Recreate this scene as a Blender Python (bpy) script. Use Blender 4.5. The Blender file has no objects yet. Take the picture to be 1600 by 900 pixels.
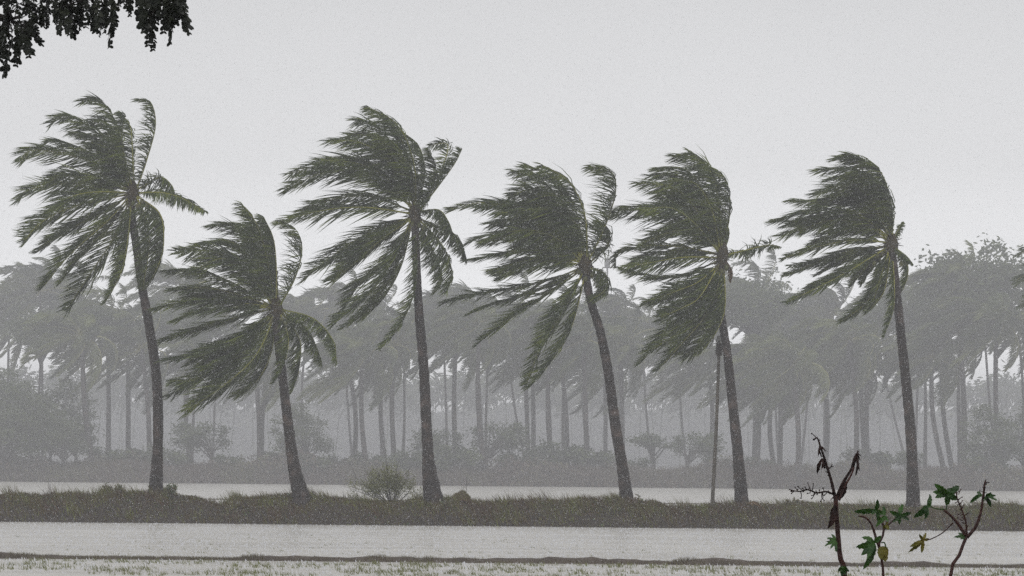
import bpy, math, random
from mathutils import Vector, Matrix, noise
R = random.Random(7)
scn = bpy.context.scene
col = scn.collection

# ------------------------------------------------------------------ camera
FPX, HOR, CAMH, ROLL = 3600.0, 732.0, 2.5, 0.0095      # focal length in photo pixels, horizon row, eye height, roll
cam_d = bpy.data.cameras.new('camera'); cam = bpy.data.objects.new('camera', cam_d); col.objects.link(cam)
cam_d.sensor_width = 36; cam_d.lens = 36*FPX/1600; cam_d.clip_start = .1; cam_d.clip_end = 9000
cam.matrix_world = (Matrix.Translation((0, 0, CAMH)) @ Matrix.Rotation(math.pi/2+math.atan((HOR-450)/FPX), 4, 'X')
                    @ Matrix.Rotation(ROLL, 4, 'Z'))
scn.camera = cam
CM = cam.matrix_world.to_3x3()

def at(px, py, Y):
    """world point at distance Y (plane y=Y) that the photograph shows at pixel px, py"""
    d = CM @ Vector(((px-800)/FPX, -(py-450)/FPX, -1))
    k = Y/d.y
    return Vector((d.x*k, Y, CAMH+d.z*k))

# ------------------------------------------------------------------ sky, sun, exposure
w = bpy.data.worlds.new('World'); scn.world = w; w.use_nodes = True
nt = w.node_tree; N = nt.nodes; L = nt.links
bg = N['Background']; bg.inputs['Strength'].default_value = 0.1
SUN_EL, SUN_ROT = math.radians(55), math.radians(200)
sk = N.new('ShaderNodeTexSky'); sk.sky_type = 'NISHITA'; sk.sun_disc = False
sk.sun_elevation = SUN_EL; sk.sun_rotation = SUN_ROT
hs = N.new('ShaderNodeHueSaturation'); hs.inputs['Saturation'].default_value = .12; L.new(sk.outputs[0], hs.inputs['Color'])
tc = N.new('ShaderNodeTexCoord'); sx = N.new('ShaderNodeSeparateXYZ'); L.new(tc.outputs['Generated'], sx.inputs[0])
cr = N.new('ShaderNodeValToRGB'); L.new(sx.outputs['Z'], cr.inputs[0])
el = cr.color_ramp.elements
el[0].position = 0; el[0].color = (1.55, 1.55, 1.56, 1)
el[1].position = 1; el[1].color = (.52, .52, .53, 1)
for p, v in ((.03, 1.5), (.06, 1.28), (.09, .98), (.13, .76), (.2, .655), (.45, .56)):
    e = el.new(p); e.color = (v*.992, v*.997, v*1.01, 1)
ns = N.new('ShaderNodeTexNoise'); ns.inputs['Scale'].default_value = 5; ns.inputs['Detail'].default_value = 5
L.new(tc.outputs['Generated'], ns.inputs['Vector'])
mr = N.new('ShaderNodeMapRange'); mr.inputs['To Min'].default_value = 10.7; mr.inputs['To Max'].default_value = 12.3; L.new(ns.outputs[0], mr.inputs[0])
vm = N.new('ShaderNodeVectorMath'); vm.operation = 'SCALE'; L.new(cr.outputs[0], vm.inputs[0]); L.new(mr.outputs[0], vm.inputs['Scale'])
mx = N.new('ShaderNodeMixRGB'); mx.inputs[0].default_value = .94
L.new(hs.outputs[0], mx.inputs[1]); L.new(vm.outputs[0], mx.inputs[2]); L.new(mx.outputs[0], bg.inputs['Color'])
sd = bpy.data.lights.new('sun', 'SUN'); sd.energy = .5; sd.angle = math.radians(25); sd.color = (1, .97, .93)
so = bpy.data.objects.new('sun', sd); col.objects.link(so)
sv = Vector((math.sin(SUN_ROT)*math.cos(SUN_EL), math.cos(SUN_ROT)*math.cos(SUN_EL), math.sin(SUN_EL)))
so.rotation_euler = sv.to_track_quat('Z', 'Y').to_euler(); so.location = sv*50
vs = scn.view_settings; vs.view_transform = 'Standard'; vs.look = 'None'; vs.exposure = 0.0; vs.gamma = 1; vs.use_curve_mapping = False
cy = scn.cycles
cy.max_bounces = 6; cy.diffuse_bounces = 2; cy.glossy_bounces = 2; cy.transmission_bounces = 3
cy.volume_bounces = 2; cy.transparent_max_bounces = 8; cy.caustics_reflective = False; cy.caustics_refractive = False
cy.use_denoising = False; cy.sample_clamp_indirect = 3

# ------------------------------------------------------------------ materials
def mat(name, c1, c2=None, c3=None, rough=.6, scale=3.0, island=False, objr=False, bump=0, bscale=20, spec=.3, coord='Object', trans=0):
    m = bpy.data.materials.new(name); m.use_nodes = True
    t = m.node_tree; n = t.nodes; l = t.links; b = n['Principled BSDF']
    b.inputs['Roughness'].default_value = rough; b.inputs['Specular IOR Level'].default_value = spec
    c2 = c2 or c1
    tc = n.new('ShaderNodeTexCoord')
    geo = n.new('ShaderNodeNewGeometry')
    no = n.new('ShaderNodeTexNoise'); no.inputs['Scale'].default_value = scale; no.inputs['Detail'].default_value = 4
    l.new(tc.outputs['Object'] if coord == 'Object' else geo.outputs['Position'], no.inputs['Vector'])
    fac = no.outputs[0]
    ramp = n.new('ShaderNodeValToRGB')
    ramp.color_ramp.elements[0].position = .3; ramp.color_ramp.elements[1].position = .7
    ramp.color_ramp.elements[0].color = (*c1, 1); ramp.color_ramp.elements[1].color = (*c2, 1)
    if c3:
        e = ramp.color_ramp.elements.new(.55); e.color = (*c3, 1)
    if island or objr:
        src = geo.outputs['Random Per Island']
        if objr:
            oi = n.new('ShaderNodeObjectInfo'); src = oi.outputs['Random']
        ma = n.new('ShaderNodeMath'); ma.operation = 'MULTIPLY_ADD'; ma.inputs[1].default_value = .34; l.new(src, ma.inputs[0])
        mb = n.new('ShaderNodeMath'); mb.operation = 'MULTIPLY'; mb.inputs[1].default_value = .72; l.new(fac, mb.inputs[0])
        l.new(mb.outputs[0], ma.inputs[2]); fac = ma.outputs[0]
    l.new(fac, ramp.inputs[0]); l.new(ramp.outputs[0], b.inputs['Base Color'])
    if bump:
        n2 = n.new('ShaderNodeTexNoise'); n2.inputs['Scale'].default_value = bscale; n2.inputs['Detail'].default_value = 3
        l.new(tc.outputs['Object'] if coord == 'Object' else geo.outputs['Position'], n2.inputs['Vector'])
        bp = n.new('ShaderNodeBump'); bp.inputs['Strength'].default_value = bump; bp.inputs['Distance'].default_value = .05
        l.new(n2.outputs[0], bp.inputs['Height']); l.new(bp.outputs[0], b.inputs['Normal'])
    if trans:
        tr = n.new('ShaderNodeBsdfTranslucent'); l.new(ramp.outputs[0], tr.inputs[0])
        ms = n.new('ShaderNodeMixShader'); ms.inputs[0].default_value = trans
        l.new(b.outputs[0], ms.inputs[1]); l.new(tr.outputs[0], ms.inputs[2]); l.new(ms.outputs[0], n['Material Output'].inputs['Surface'])
    return m

M = {}
M['leaflet'] = mat('palm leaflet', (.014, .030, .003), (.17, .215, .015), (.060, .092, .008), rough=.5, scale=.9, island=True, trans=.25)
M['leaflet_dead'] = mat('dry palm leaflet', (.09, .055, .025), (.16, .10, .045), rough=.7, island=True)
M['rachis'] = mat('palm rachis', (.15, .17, .020), (.34, .33, .045), rough=.45, scale=1.2, objr=True)
M['trunk'] = mat('palm bark', (.012, .009, .008), (.11, .078, .066), (.036, .027, .024), rough=.6, scale=1.8, bump=.8, bscale=9)
M['fibre'] = mat('crown fibre', (.030, .024, .012), (.085, .062, .024), rough=.9, scale=8)
M['nut'] = mat('coconut husk', (.06, .075, .02), (.12, .12, .035), rough=.5, objr=True)
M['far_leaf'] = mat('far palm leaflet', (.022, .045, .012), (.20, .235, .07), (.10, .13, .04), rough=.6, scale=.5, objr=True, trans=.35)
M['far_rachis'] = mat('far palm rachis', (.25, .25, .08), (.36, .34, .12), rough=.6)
M['bark'] = mat('tree bark', (.04, .033, .028), (.075, .063, .055), rough=.85, scale=4, bump=.5)
M['broad'] = mat('tree leaf', (.03, .055, .018), (.16, .20, .065), (.09, .12, .04), rough=.6, scale=.4, island=True, trans=.35)
M['grass'] = mat('berm grass', (.105, .042, .026), (.20, .23, .030), (.125, .10, .030), rough=.8, scale=.8, island=True, coord='w')
M['creeper'] = mat('berm creeper', (.085, .040, .026), (.055, .12, .022), (.15, .11, .032), rough=.6, scale=.9, island=True, coord='w')
M['scrub'] = mat('bank scrub', (.10, .060, .052), (.17, .17, .08), (.15, .11, .09), rough=.85, scale=.12, island=True, coord='w')
M['dry_grass'] = mat('dry dike grass', (.09, .065, .045), (.17, .15, .085), rough=.8, scale=.6, island=True, coord='w')
M['dike_soil'] = mat('pale dike mud', (.07, .055, .045), (.13, .105, .085), rough=.75, scale=2, bump=.8, bscale=7, coord='w')
M['soil'] = mat('wet soil', (.030, .024, .020), (.060, .046, .036), rough=.7, scale=2, bump=.6, bscale=4, coord='w')
M['dark_leaf'] = mat('backlit leaf', (.010, .014, .009), (.020, .026, .012), rough=.5, island=True)  # backlit darkness is put into the leaf and twig colours
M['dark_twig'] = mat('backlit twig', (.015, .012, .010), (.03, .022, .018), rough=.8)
M['castor_stem'] = mat('castor stem', (.030, .012, .010), (.085, .030, .022), rough=.45, scale=9, bump=.4, bscale=60)
M['castor_leaf'] = mat('castor leaf', (.012, .055, .008), (.06, .16, .016), rough=.35, scale=14, bump=.5, bscale=50, spec=.5, trans=.2)
M['castor_yellow'] = mat('yellowing castor leaf', (.10, .12, .015), (.22, .17, .02), rough=.4, scale=12, bump=.5, bscale=50, trans=.2)
M['castor_dead'] = mat('withered castor leaf', (.014, .007, .006), (.045, .018, .014), rough=.6, scale=14, bump=.8, bscale=60)
M['wood'] = mat('weathered pole wood', (.07, .062, .050), (.12, .105, .085), rough=.8, scale=3)
M['box'] = mat('grey painted metal', (.22, .23, .23), (.33, .33, .32), rough=.5)
M['seedling'] = mat('rice seedling', (.13, .13, .05), (.22, .24, .09), rough=.7, scale=1, island=True, coord='w')

def water_mat():
    m = bpy.data.materials.new('rain churned water'); m.use_nodes = True
    t = m.node_tree; n = t.nodes; l = t.links; b = n['Principled BSDF']
    geo = n.new('ShaderNodeNewGeometry'); mp = n.new('ShaderNodeMapping'); mp.inputs['Scale'].default_value = (.09, .6, 1)
    l.new(geo.outputs['Position'], mp.inputs[0])
    no = n.new('ShaderNodeTexNoise'); no.inputs['Scale'].default_value = 1; no.inputs['Detail'].default_value = 5; l.new(mp.outputs[0], no.inputs['Vector'])
    rp = n.new('ShaderNodeValToRGB'); rp.color_ramp.elements[0].position = .3; rp.color_ramp.elements[1].position = .7
    rp.color_ramp.elements[0].color = (.50, .48, .44, 1); rp.color_ramp.elements[1].color = (.70, .68, .63, 1)
    l.new(no.outputs[0], rp.inputs[0])
    # dark flecks mixed into the water colour by stretched noise
    n3 = n.new('ShaderNodeTexNoise'); n3.inputs['Scale'].default_value = 2.6; n3.inputs['Detail'].default_value = 6; n3.inputs['Roughness'].default_value = .75
    mp3 = n.new('ShaderNodeMapping'); mp3.inputs['Scale'].default_value = (1, .22, 1); l.new(geo.outputs['Position'], mp3.inputs[0]); l.new(mp3.outputs[0], n3.inputs['Vector'])
    r3 = n.new('ShaderNodeMapRange'); r3.inputs['From Min'].default_value = .60; r3.inputs['From Max'].default_value = .72; l.new(n3.outputs[0], r3.inputs[0])
    mx = n.new('ShaderNodeMixRGB'); mx.inputs[2].default_value = (.22, .22, .19, 1)
    mm = n.new('ShaderNodeMath'); mm.operation = 'MULTIPLY'; mm.inputs[1].default_value = .75; l.new(r3.outputs[0], mm.inputs[0])
    l.new(mm.outputs[0], mx.inputs[0]); l.new(rp.outputs[0], mx.inputs[1]); l.new(mx.outputs[0], b.inputs['Base Color'])
    b.inputs['Roughness'].default_value = .3; b.inputs['IOR'].default_value = 1.33
    n2 = n.new('ShaderNodeTexNoise'); n2.inputs['Scale'].default_value = 14; n2.inputs['Detail'].default_value = 4; l.new(geo.outputs['Position'], n2.inputs['Vector'])
    bp = n.new('ShaderNodeBump'); bp.inputs['Strength'].default_value = 1; bp.inputs['Distance'].default_value = .03
    l.new(n2.outputs[0], bp.inputs['Height']); l.new(bp.outputs[0], b.inputs['Normal'])
    return m
M['water'] = water_mat()

def drop_mat():
    m = bpy.data.materials.new('rain drop water'); m.use_nodes = True
    t = m.node_tree; n = t.nodes; l = t.links; b = n['Principled BSDF']
    b.inputs['Base Color'].default_value = (.95, .96, 1, 1); b.inputs['Roughness'].default_value = .4; b.inputs['IOR'].default_value = 1.33
    b.inputs['Transmission Weight'].default_value = 0; b.inputs['Specular IOR Level'].default_value = .3
    tr = n.new('ShaderNodeBsdfTranslucent'); tr.inputs[0].default_value = (.9, .92, .95, 1); ms = n.new('ShaderNodeMixShader'); ms.inputs[0].default_value = .4
    l.new(b.outputs[0], ms.inputs[1]); l.new(tr.outputs[0], ms.inputs[2]); l.new(ms.outputs[0], n['Material Output'].inputs['Surface'])
    return m
M['drop'] = drop_mat()

# ------------------------------------------------------------------ mesh helpers
class MB:
    def __init__(s): s.v = []; s.f = []; s.m = []
    def add(s, vs, fs, mi=0):
        o = len(s.v); s.v += [tuple(p) for p in vs]; s.f += [tuple(i+o for i in f) for f in fs]; s.m += [mi]*len(fs)
    def tube(s, pts, radii, n=6, mi=0, cap=True, rough=0):
        vs = []; fs = []; k = len(pts); up = Vector((0, 1, 0))
        for i, p in enumerate(pts):
            T = (pts[min(i+1, k-1)]-pts[max(i-1, 0)]).normalized()
            a = T.cross(up)
            if a.length < .05: a = T.cross(Vector((1, 0, 0)))
            a.normalize(); b = T.cross(a).normalized()
            for j in range(n):
                q = 2*math.pi*j/n; r = radii[i]*(1+(R.uniform(-rough, rough) if rough else 0))
                vs.append(p+a*math.cos(q)*r+b*math.sin(q)*r)
        for i in range(k-1):
            for j in range(n):
                fs.append((i*n+j, i*n+(j+1) % n, (i+1)*n+(j+1) % n, (i+1)*n+j))
        if cap: fs += [tuple(range(n-1, -1, -1)), tuple((k-1)*n+j for j in range(n))]
        s.add(vs, fs, mi)
    def build(s, name, mats, parent=None, smooth=False, loc=None):
        me = bpy.data.meshes.new(name); me.from_pydata(s.v, [], s.f)
        for m in (mats if isinstance(mats, (list, tuple)) else [mats]): me.materials.append(m)
        if any(s.m): me.polygons.foreach_set('material_index', s.m)
        if smooth: me.polygons.foreach_set('use_smooth', [True]*len(s.f))
        me.update(); return link(name, me, parent, loc)

def link(name, me, parent=None, loc=None):
    o = bpy.data.objects.new(name, me); col.objects.link(o)
    if parent: o.parent = parent
    if loc is not None: o.location = loc
    return o

def tag(o, label=None, cat=None, group=None, kind=None):
    for k, v in (('label', label), ('category', cat), ('group', group), ('kind', kind)):
        if v: o[k] = v
    return o

def empty(name, loc, label, cat, group=None):
    o = bpy.data.objects.new(name, None); col.objects.link(o); o.location = loc; o.empty_display_size = .3
    return tag(o, label, cat, group)

def spline(P, n):
    """Catmull-Rom through P, resampled to n points of even arc length"""
    Q = [P[0]*2-P[1]]+list(P)+[P[-1]*2-P[-2]]; out = []
    for i in range(1, len(Q)-2):
        a, b, c, d = Q[i-1:i+3]
        for k in range(10):
            t = k/10
            out.append(.5*((2*b)+(c-a)*t+(2*a-5*b+4*c-d)*t*t+(3*b-a-3*c+d)*t**3))
    out.append(Q[-2]); acc = [0]
    for i in range(1, len(out)): acc.append(acc[-1]+(out[i]-out[i-1]).length)
    res = []; j = 0
    for k in range(n):
        s = acc[-1]*k/(n-1)
        while j < len(out)-2 and acc[j+1] < s: j += 1
        d = acc[j+1]-acc[j]; res.append(out[j].lerp(out[j+1], (s-acc[j])/d if d else 0))
    return res

WIND = Vector((-1, 0, -.04)).normalized(); GRAV = Vector((0, 0, -1)); YV = Vector((0, 1, 0))

def leaflets(mb, path, nl, Lmax, roll, rnd, wind=1.0, width=.052, mi=0, start=.13, ragged=1.0):
    """two rows of narrow leaflets along a rachis, each bent downwind"""
    n = len(path)
    grp = 0; gj = Vector(); gl = 1
    for i in range(nl):
        t = start+(1-start)*(i+rnd.random()*.6)/nl
        f = min(t*(n-1), n-1.001); k = int(f); p = path[k].lerp(path[k+1], f-k)
        T = (path[min(k+2, n-1)]-path[max(k-1, 0)]).normalized()
        Pp = T.cross(YV)
        if Pp.length < .2: Pp = Vector((0, 0, 1))
        Pp.normalize(); Sd = (YV*math.cos(roll)+Pp*math.sin(roll)); Sd = (Sd-T*Sd.dot(T)).normalized()
        U = Sd.cross(T).normalized()
        if grp <= 0:
            grp = rnd.randint(2, 6); gj = Vector((rnd.gauss(0, .2), rnd.gauss(0, .25), rnd.gauss(0, .28)))*ragged; gl = rnd.uniform(.78, 1.08)
        grp -= 1
        prof = (.50+.5*math.sin(math.pi*min(1, t*1.12)))*(1 if t < .88 else 1-(t-.88)*2.6)
        for sgn in (-1, 1):
            if rnd.random() < .04*ragged: continue
            Ln = 1.28*Lmax*prof*gl*rnd.uniform(.85, 1.12)
            d0 = (T*.55+Sd*sgn*.8+U*rnd.uniform(-.1, .25)).normalized()
            bl = (WIND*(wind*rnd.uniform(.65, 1.2))+GRAV*rnd.uniform(.2, .62)+T*.3+gj*.7+d0*rnd.uniform(.1, .55))
            pts = [p]; q = p
            for s_ in range(3):
                kk = (.38, .72, .92)[s_]
                d = (d0*(1-kk)+bl*kk).normalized(); q = q+d*(Ln*(.26, .36, .38)[s_]); pts.append(q)
            ref = (U*rnd.uniform(.2, 1)+YV*rnd.uniform(-1, 1)+Vector((0, 0, rnd.uniform(-.6, .6))))
            wd = (pts[3]-pts[0]).cross(ref).normalized()*width*.5*rnd.uniform(.75, 1.15)
            mb.add([pts[0]+wd*.7, pts[0]-wd*.7, pts[1]+wd, pts[1]-wd, pts[2]+wd*.75, pts[2]-wd*.75, pts[3]],
                   [(0, 1, 3, 2), (2, 3, 5, 4), (4, 5, 6)], mi)

# ------------------------------------------------------------------ haze (one closed box round camera and scene)
def haze():
    x0, x1, y0, y1, z0, z1 = -2600, 2600, -600, 3300, -1.8, 43
    mb = MB(); mb.add([(x, y, z) for x in (x0, x1) for y in (y0, y1) for z in (z0, z1)],
                      [(0, 1, 3, 2), (4, 6, 7, 5), (0, 4, 5, 1), (2, 3, 7, 6), (0, 2, 6, 4), (1, 5, 7, 3)])
    m = bpy.data.materials.new('rain haze'); m.use_nodes = True; t = m.node_tree
    t.nodes.remove(t.nodes['Principled BSDF'])
    v = t.nodes.new('ShaderNodeVolumePrincipled')
    v.inputs['Color'].default_value = (.935, .945, .985, 1); v.inputs['Density'].default_value = .00155; v.inputs['Anisotropy'].default_value = .1
    v.inputs['Density Attribute'].default_value = ''
    t.links.new(v.outputs[0], t.nodes['Material Output'].inputs['Volume'])
    tag(mb.build('haze', m), 'even grey rain haze filling the air over the whole scene', 'haze', kind='stuff')
haze()

# ------------------------------------------------------------------ ground and water
def fbm(x, y, s=1.0, o=3): return noise.fractal(Vector((x*s, y*s, 3.3)), 1, 2, o)

def grid(xs, ys, zf):
    mb = MB(); nx, ny = len(xs), len(ys)
    mb.add([(x, y, zf(x, y)) for y in ys for x in xs], [(j*nx+i, j*nx+i+1, (j+1)*nx+i+1, (j+1)*nx+i) for j in range(ny-1) for i in range(nx-1)])
    return mb
def lin(a, b, n): return [a+(b-a)*i/(n-1) for i in range(n)]

BANK_Y = 322.0; FAR = 1.40
def far_ground(x, y):
    e = min(1, max(0, (y-BANK_Y-fbm(x, 0, .03)*1.5)/6)); e = e*e*(3-2*e)
    return -.35+e*(1.75+fbm(x, y, .02)*.35)
def near_ground(x, y):
    e = min(1, max(0, (24-y)/13)); e = e*e*(3-2*e)
    return -.35+e*(1.5+fbm(x, y, .3)*.1)
def ground_z(x, y): return max(far_ground(x, y), near_ground(x, y)) if y > 24 or y < 24 else 0
ys = [-550, -200, -60, -20, 0]+lin(4, 26, 12)+[50, 90, 150, 200]+lin(316, 345, 20)+[370, 450, 600, 900, 1500, 2300, 3200]
xs = [-2500, -1500, -800, -400, -200]+lin(-130, 130, 90)+[200, 400, 800, 1500, 2500]
tag(grid(xs, ys, ground_z).build('ground', M['soil'], smooth=True), 'wet muddy earth under the flooded fields', kind='structure')
tag(grid([-2490, -600]+lin(-100, 100, 41)+[600, 2490], [12]+lin(30, 336, 31), lambda x, y: 0).build('water', M['water'], smooth=True),
    'flooded paddy water pitted by heavy rain', kind='structure')

# the berm the palms stand on
CREST = [(-200, 772), (0, 770), (60, 772), (140, 771), (200, 768), (250, 764), (300, 774), (330, 784), (345, 786), (370, 776), (430, 774), (510, 775), (560, 781),
         (620, 783), (690, 779), (720, 776), (760, 785), (830, 781), (880, 782), (950, 779), (1000, 784), (1080, 790), (1110, 791), (1160, 786), (1200, 788), (1260, 786),
         (1330, 788), (1400, 791), (1500, 792), (1600, 790), (1800, 794)]
CRZ = [(at(px, py, 101.6).x, at(px, py, 101.6).z) for px, py in CREST]
def crest_z(x):
    if x <= CRZ[0][0]: return CRZ[0][1]
    for (a, za), (b, zb) in zip(CRZ, CRZ[1:]):
        if x <= b: t = (x-a)/(b-a); t = t*t*(3-2*t); return za+(zb-za)*t
    return CRZ[-1][1]
def berm_z(x, y):
    c = 101.7+fbm(x, 0, .08)*.25; c += fbm(x, 4, .7)*.22; u = (y-c)/(1.9 if y < c else 2.3)
    prof = max(0, 1-abs(u)**2.2)
    return -.3+prof*(crest_z(x)-.14+.3)+fbm(x, y, .9, 3)*.12*prof
tag(grid(lin(-45, 45, 260), lin(99, 104.5, 22), berm_z).build('berm', M['soil'], smooth=True), 'raised earth bund across the flooded field', kind='structure')
tag(grid(lin(-30, 30, 260), lin(60.9, 62.3, 9), lambda x, y: -.1+max(0, 1-abs((y-61.6-fbm(x, 0, .2)*.08)/.42)**2)*(.20+.10*fbm(x, 5, .5)+.05*fbm(x, 1, 2.5))).build('dike', M['dike_soil'], smooth=True),
    'low muddy dike between near paddies', kind='structure')
# thin dikes in the far paddy
tag(grid(lin(-70, 70, 200), lin(112, 114, 7), lambda x, y: -.1+max(0, 1-abs((y-113-fbm(x, 0, .06)*.3)/.6)**2)*(.20+.08*fbm(x, 9, .2))).build('dike', M['dike_soil'], smooth=True),
    'thin dike just behind the berm in the far paddy', kind='structure')
tag(grid(lin(-80, 80, 200), lin(168, 172, 7), lambda x, y: -.1+max(0, 1-abs((y-170-fbm(x, 0, .05)*.5)/1)**2)*(.19+.1*fbm(x, 2, .1))).build('dike', M['dike_soil'], smooth=True),
    'thin dike halfway across the far paddy', kind='structure')

def blades(n, pick, hgt, wid, lean=.35, seg=False, seed=1):
    r = random.Random(seed); mb = MB(); v = mb.v; f = mb.f
    for _ in range(n):
        x, y, z, s = pick(r)
        if z is None: continue
        h = hgt*r.uniform(.45, 1.25)*s; a = r.uniform(0, 6.283); wx, wy = math.cos(a)*wid*.5, math.sin(a)*wid*.5
        lx = -h*r.uniform(0, lean*2)+r.gauss(0, .15)*h; ly = r.gauss(0, .25)*h; o = len(v)
        v += [(x-wx, y-wy, z-.03), (x+wx, y+wy, z-.03), (x+lx, y+ly, z+h)]; f.append((o, o+1, o+2))
    mb.m = [0]*len(f); return mb
def pick_berm(r):
    x = r.uniform(-34, 34); y = r.triangular(99.6, 103.9, 101.2); z = berm_z(x, y)
    if z < -.02: return 0, 0, None, 0
    k = .45+1.1*max(0, fbm(x, y*2, .5)+.35)
    return x, y, z, k
tag(blades(75000, pick_berm, .22, .035, seed=3).build('grass', M['grass']), 'short rough grass covering the berm', kind='stuff')
def pick_tuft(r, C=[(random.Random(i).uniform(-34, 34), random.Random(i+500).triangular(99.8, 103.4, 101.6), random.Random(i+900).uniform(.7, 1.7)) for i in range(210)]):
    cx, cy, s = C[r.randrange(len(C))]; x = cx+r.gauss(0, .16)*s; y = cy+r.gauss(0, .12); z = berm_z(x, y)
    return (x, y, z, s) if z > -.02 else (0, 0, None, 0)
tag(blades(17000, pick_tuft, .34, .035, lean=.5, seed=31).build('grass_tufts', M['grass']), 'taller wind-bent grass tufts scattered along the berm', kind='stuff')
def splashes():
    r = random.Random(55); mb = MB(); v = mb.v; f = mb.f
    for i in range(30000):
        y = 53+r.random()**.8*46.5 if i % 4 else r.uniform(104, 200); x = r.uniform(-.24, .24)*y; k = r.uniform(.4, 1.2)*(1 if y < 100 else 1.6)*.020; o = len(v); h = k*r.uniform(1, 3.2)
        v += [(x-k, y-k*.6, -.005), (x+k, y-k*.6, -.005), (x, y+k, -.005), (x-h*.3, y, h)]; f += [(o, o+1, o+3), (o+1, o+2, o+3), (o+2, o, o+3)]
    mb.m = [0]*len(f); tag(mb.build('rain_splashes', M['drop']), 'small splash crowns where rain hits the flooded field', kind='stuff')
splashes()
def leafcards(n, pick, size, seed, k=1.0):
    r = random.Random(seed); mb = MB(); v = mb.v; f = mb.f
    for _ in range(n):
        x, y, z, s = pick(r)
        if z is None: continue
        d = Vector((r.gauss(0, 1), r.gauss(0, 1), r.gauss(0, 1))).normalized(); e = d.orthogonal().normalized(); g = d.cross(e)
        a = r.uniform(0, 6.28); e, g = e*math.cos(a)+g*math.sin(a), g*math.cos(a)-e*math.sin(a)
        q = size*r.uniform(.5, 1.3)*s; p = Vector((x, y, z)); o = len(v)
        v += [tuple(p-e*q), tuple(p-g*q*.45), tuple(p+e*q), tuple(p+g*q*.45)]; f.append((o, o+1, o+2, o+3))
    mb.m = [0]*len(f); return mb
def pick_creep(r):
    x, y, z, s = pick_berm(r)
    if z is None: return x, y, z, s
    if fbm(x+40, y*2, .6) < -.12: return 0, 0, None, 0
    return x, y, z+r.uniform(0, .16)*s, 1
tag(leafcards(34000, pick_creep, .055, 5).build('creeper', M['creeper']), 'low creeping weeds tangled over the berm', kind='stuff')
def pick_dike(r):
    x = r.uniform(-19, 19); y = 61.6+fbm(x, 0, .2)*.08+r.gauss(0, .16)
    return x, y, .04+.05*max(0, fbm(x, 5, .5)), .5+max(0, fbm(x, 3, 1.2))
tag(blades(22000, pick_dike, .12, .02, seed=6).build('grass', M['dry_grass']), 'short brown grass on the low near dike', kind='stuff')
def pick_d2(r):
    if r.random() < .5: x = r.uniform(-32, 32); y = 113+fbm(x, 0, .06)*.3+r.gauss(0, .25)
    else: x = r.uniform(-45, 45); y = 170+fbm(x, 0, .05)*.5+r.gauss(0, .4)
    return x, y, .03, .6
tag(blades(16000, pick_d2, .18, .05, seed=8).build('grass', M['dry_grass']), 'thin grass on the far paddy dikes', kind='stuff')
# a greener spit in the far paddy, right of the fifth palm
def pick_spit(r):
    t = r.random(); c = at(1180+t*330, 762+t*10, 150); x = c.x+r.gauss(0, 1.5); y = 150+r.gauss(0, 1)*(9 if t > .2 else 4)
    return x, y, 0, .8
tag(blades(22000, pick_spit, .16, .06, seed=9).build('grass', M['seedling']), 'pale green grassy spit in the far paddy on the right', kind='stuff')
# rice seedlings in the near water
def seedlings():
    r = random.Random(21); mb = MB(); v = mb.v; f = mb.f
    for i in range(3300):
        if r.random() < .8: y = r.uniform(52.5, 60.7); x = r.uniform(-15.5, 15.5); k = 1
        else: y = 62.3+abs(r.gauss(0, 10)); x = r.uniform(-24, 24); k = .55
        if fbm(x, y, .45) < r.uniform(-.35, .25) or y > 99: continue
        for _ in range(r.randint(3, 7)):
            a = r.uniform(0, 6.28); h = r.uniform(.035, .11)*k*1.1; wd = .008; dx, dy = r.gauss(0, .045), r.gauss(0, .06); o = len(v)
            v += [(x+dx-wd, y+dy, -.01), (x+dx+wd, y+dy, -.01), (x+dx-h*r.uniform(-.3, .9), y+dy+r.gauss(0, .02), h)]; f.append((o, o+1, o+2))
    mb.m = [0]*len(f); return mb
tag(seedlings().build('rice_seedlings', M['seedling']), 'sparse rice seedlings poking out of the nearest water', kind='stuff')
# scrub on the far bank
def pick_bank(r):
    x = r.uniform(-120, 120); y = BANK_Y+fbm(x, 0, .03)*1.5+r.triangular(1.2, 16, 3)
    return x, y, far_ground(x, y), .7+.5*max(-.5, fbm(x, y, .12))
tag(blades(70000, pick_bank, 2.0, .14, seed=11).build('bank_grass', M['scrub']), 'tall brownish grass along the far bank', kind='stuff')
def pick_bank2(r):
    x, y, z, s = pick_bank(r); h = max(0, fbm(x+9, y, .1)+.25)*3.1
    return x, y, z+r.uniform(0, .6+h), 1
tag(leafcards(60000, pick_bank2, .24, 12).build('bank_scrub', M['scrub']), 'low tangled scrub along the far bank', kind='stuff')

# ------------------------------------------------------------------ front coconut palms
def smooth_frond_objs(parent, org, P, rnd, Lmax, roll, nl=105, dead=False, thick=.046, wind=1.0, ragged=1.0):
    path = [p-org for p in spline(P, 26)]
    mb = MB(); mb.tube([path[i] for i in range(0, 26)], [thick*(1-.86*i/25)*(1.5 if i == 0 else 1) for i in range(26)], 5)
    fr = mb.build('frond', M['rachis'] if not dead else M['leaflet_dead'], parent, True)
    ml = MB(); leaflets(ml, path, nl, Lmax, roll, rnd, wind=wind, start=.08, ragged=ragged)
    tag(ml.build('leaflets', M['leaflet'] if not dead else M['leaflet_dead'], fr), kind='stuff')
    return fr

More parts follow.
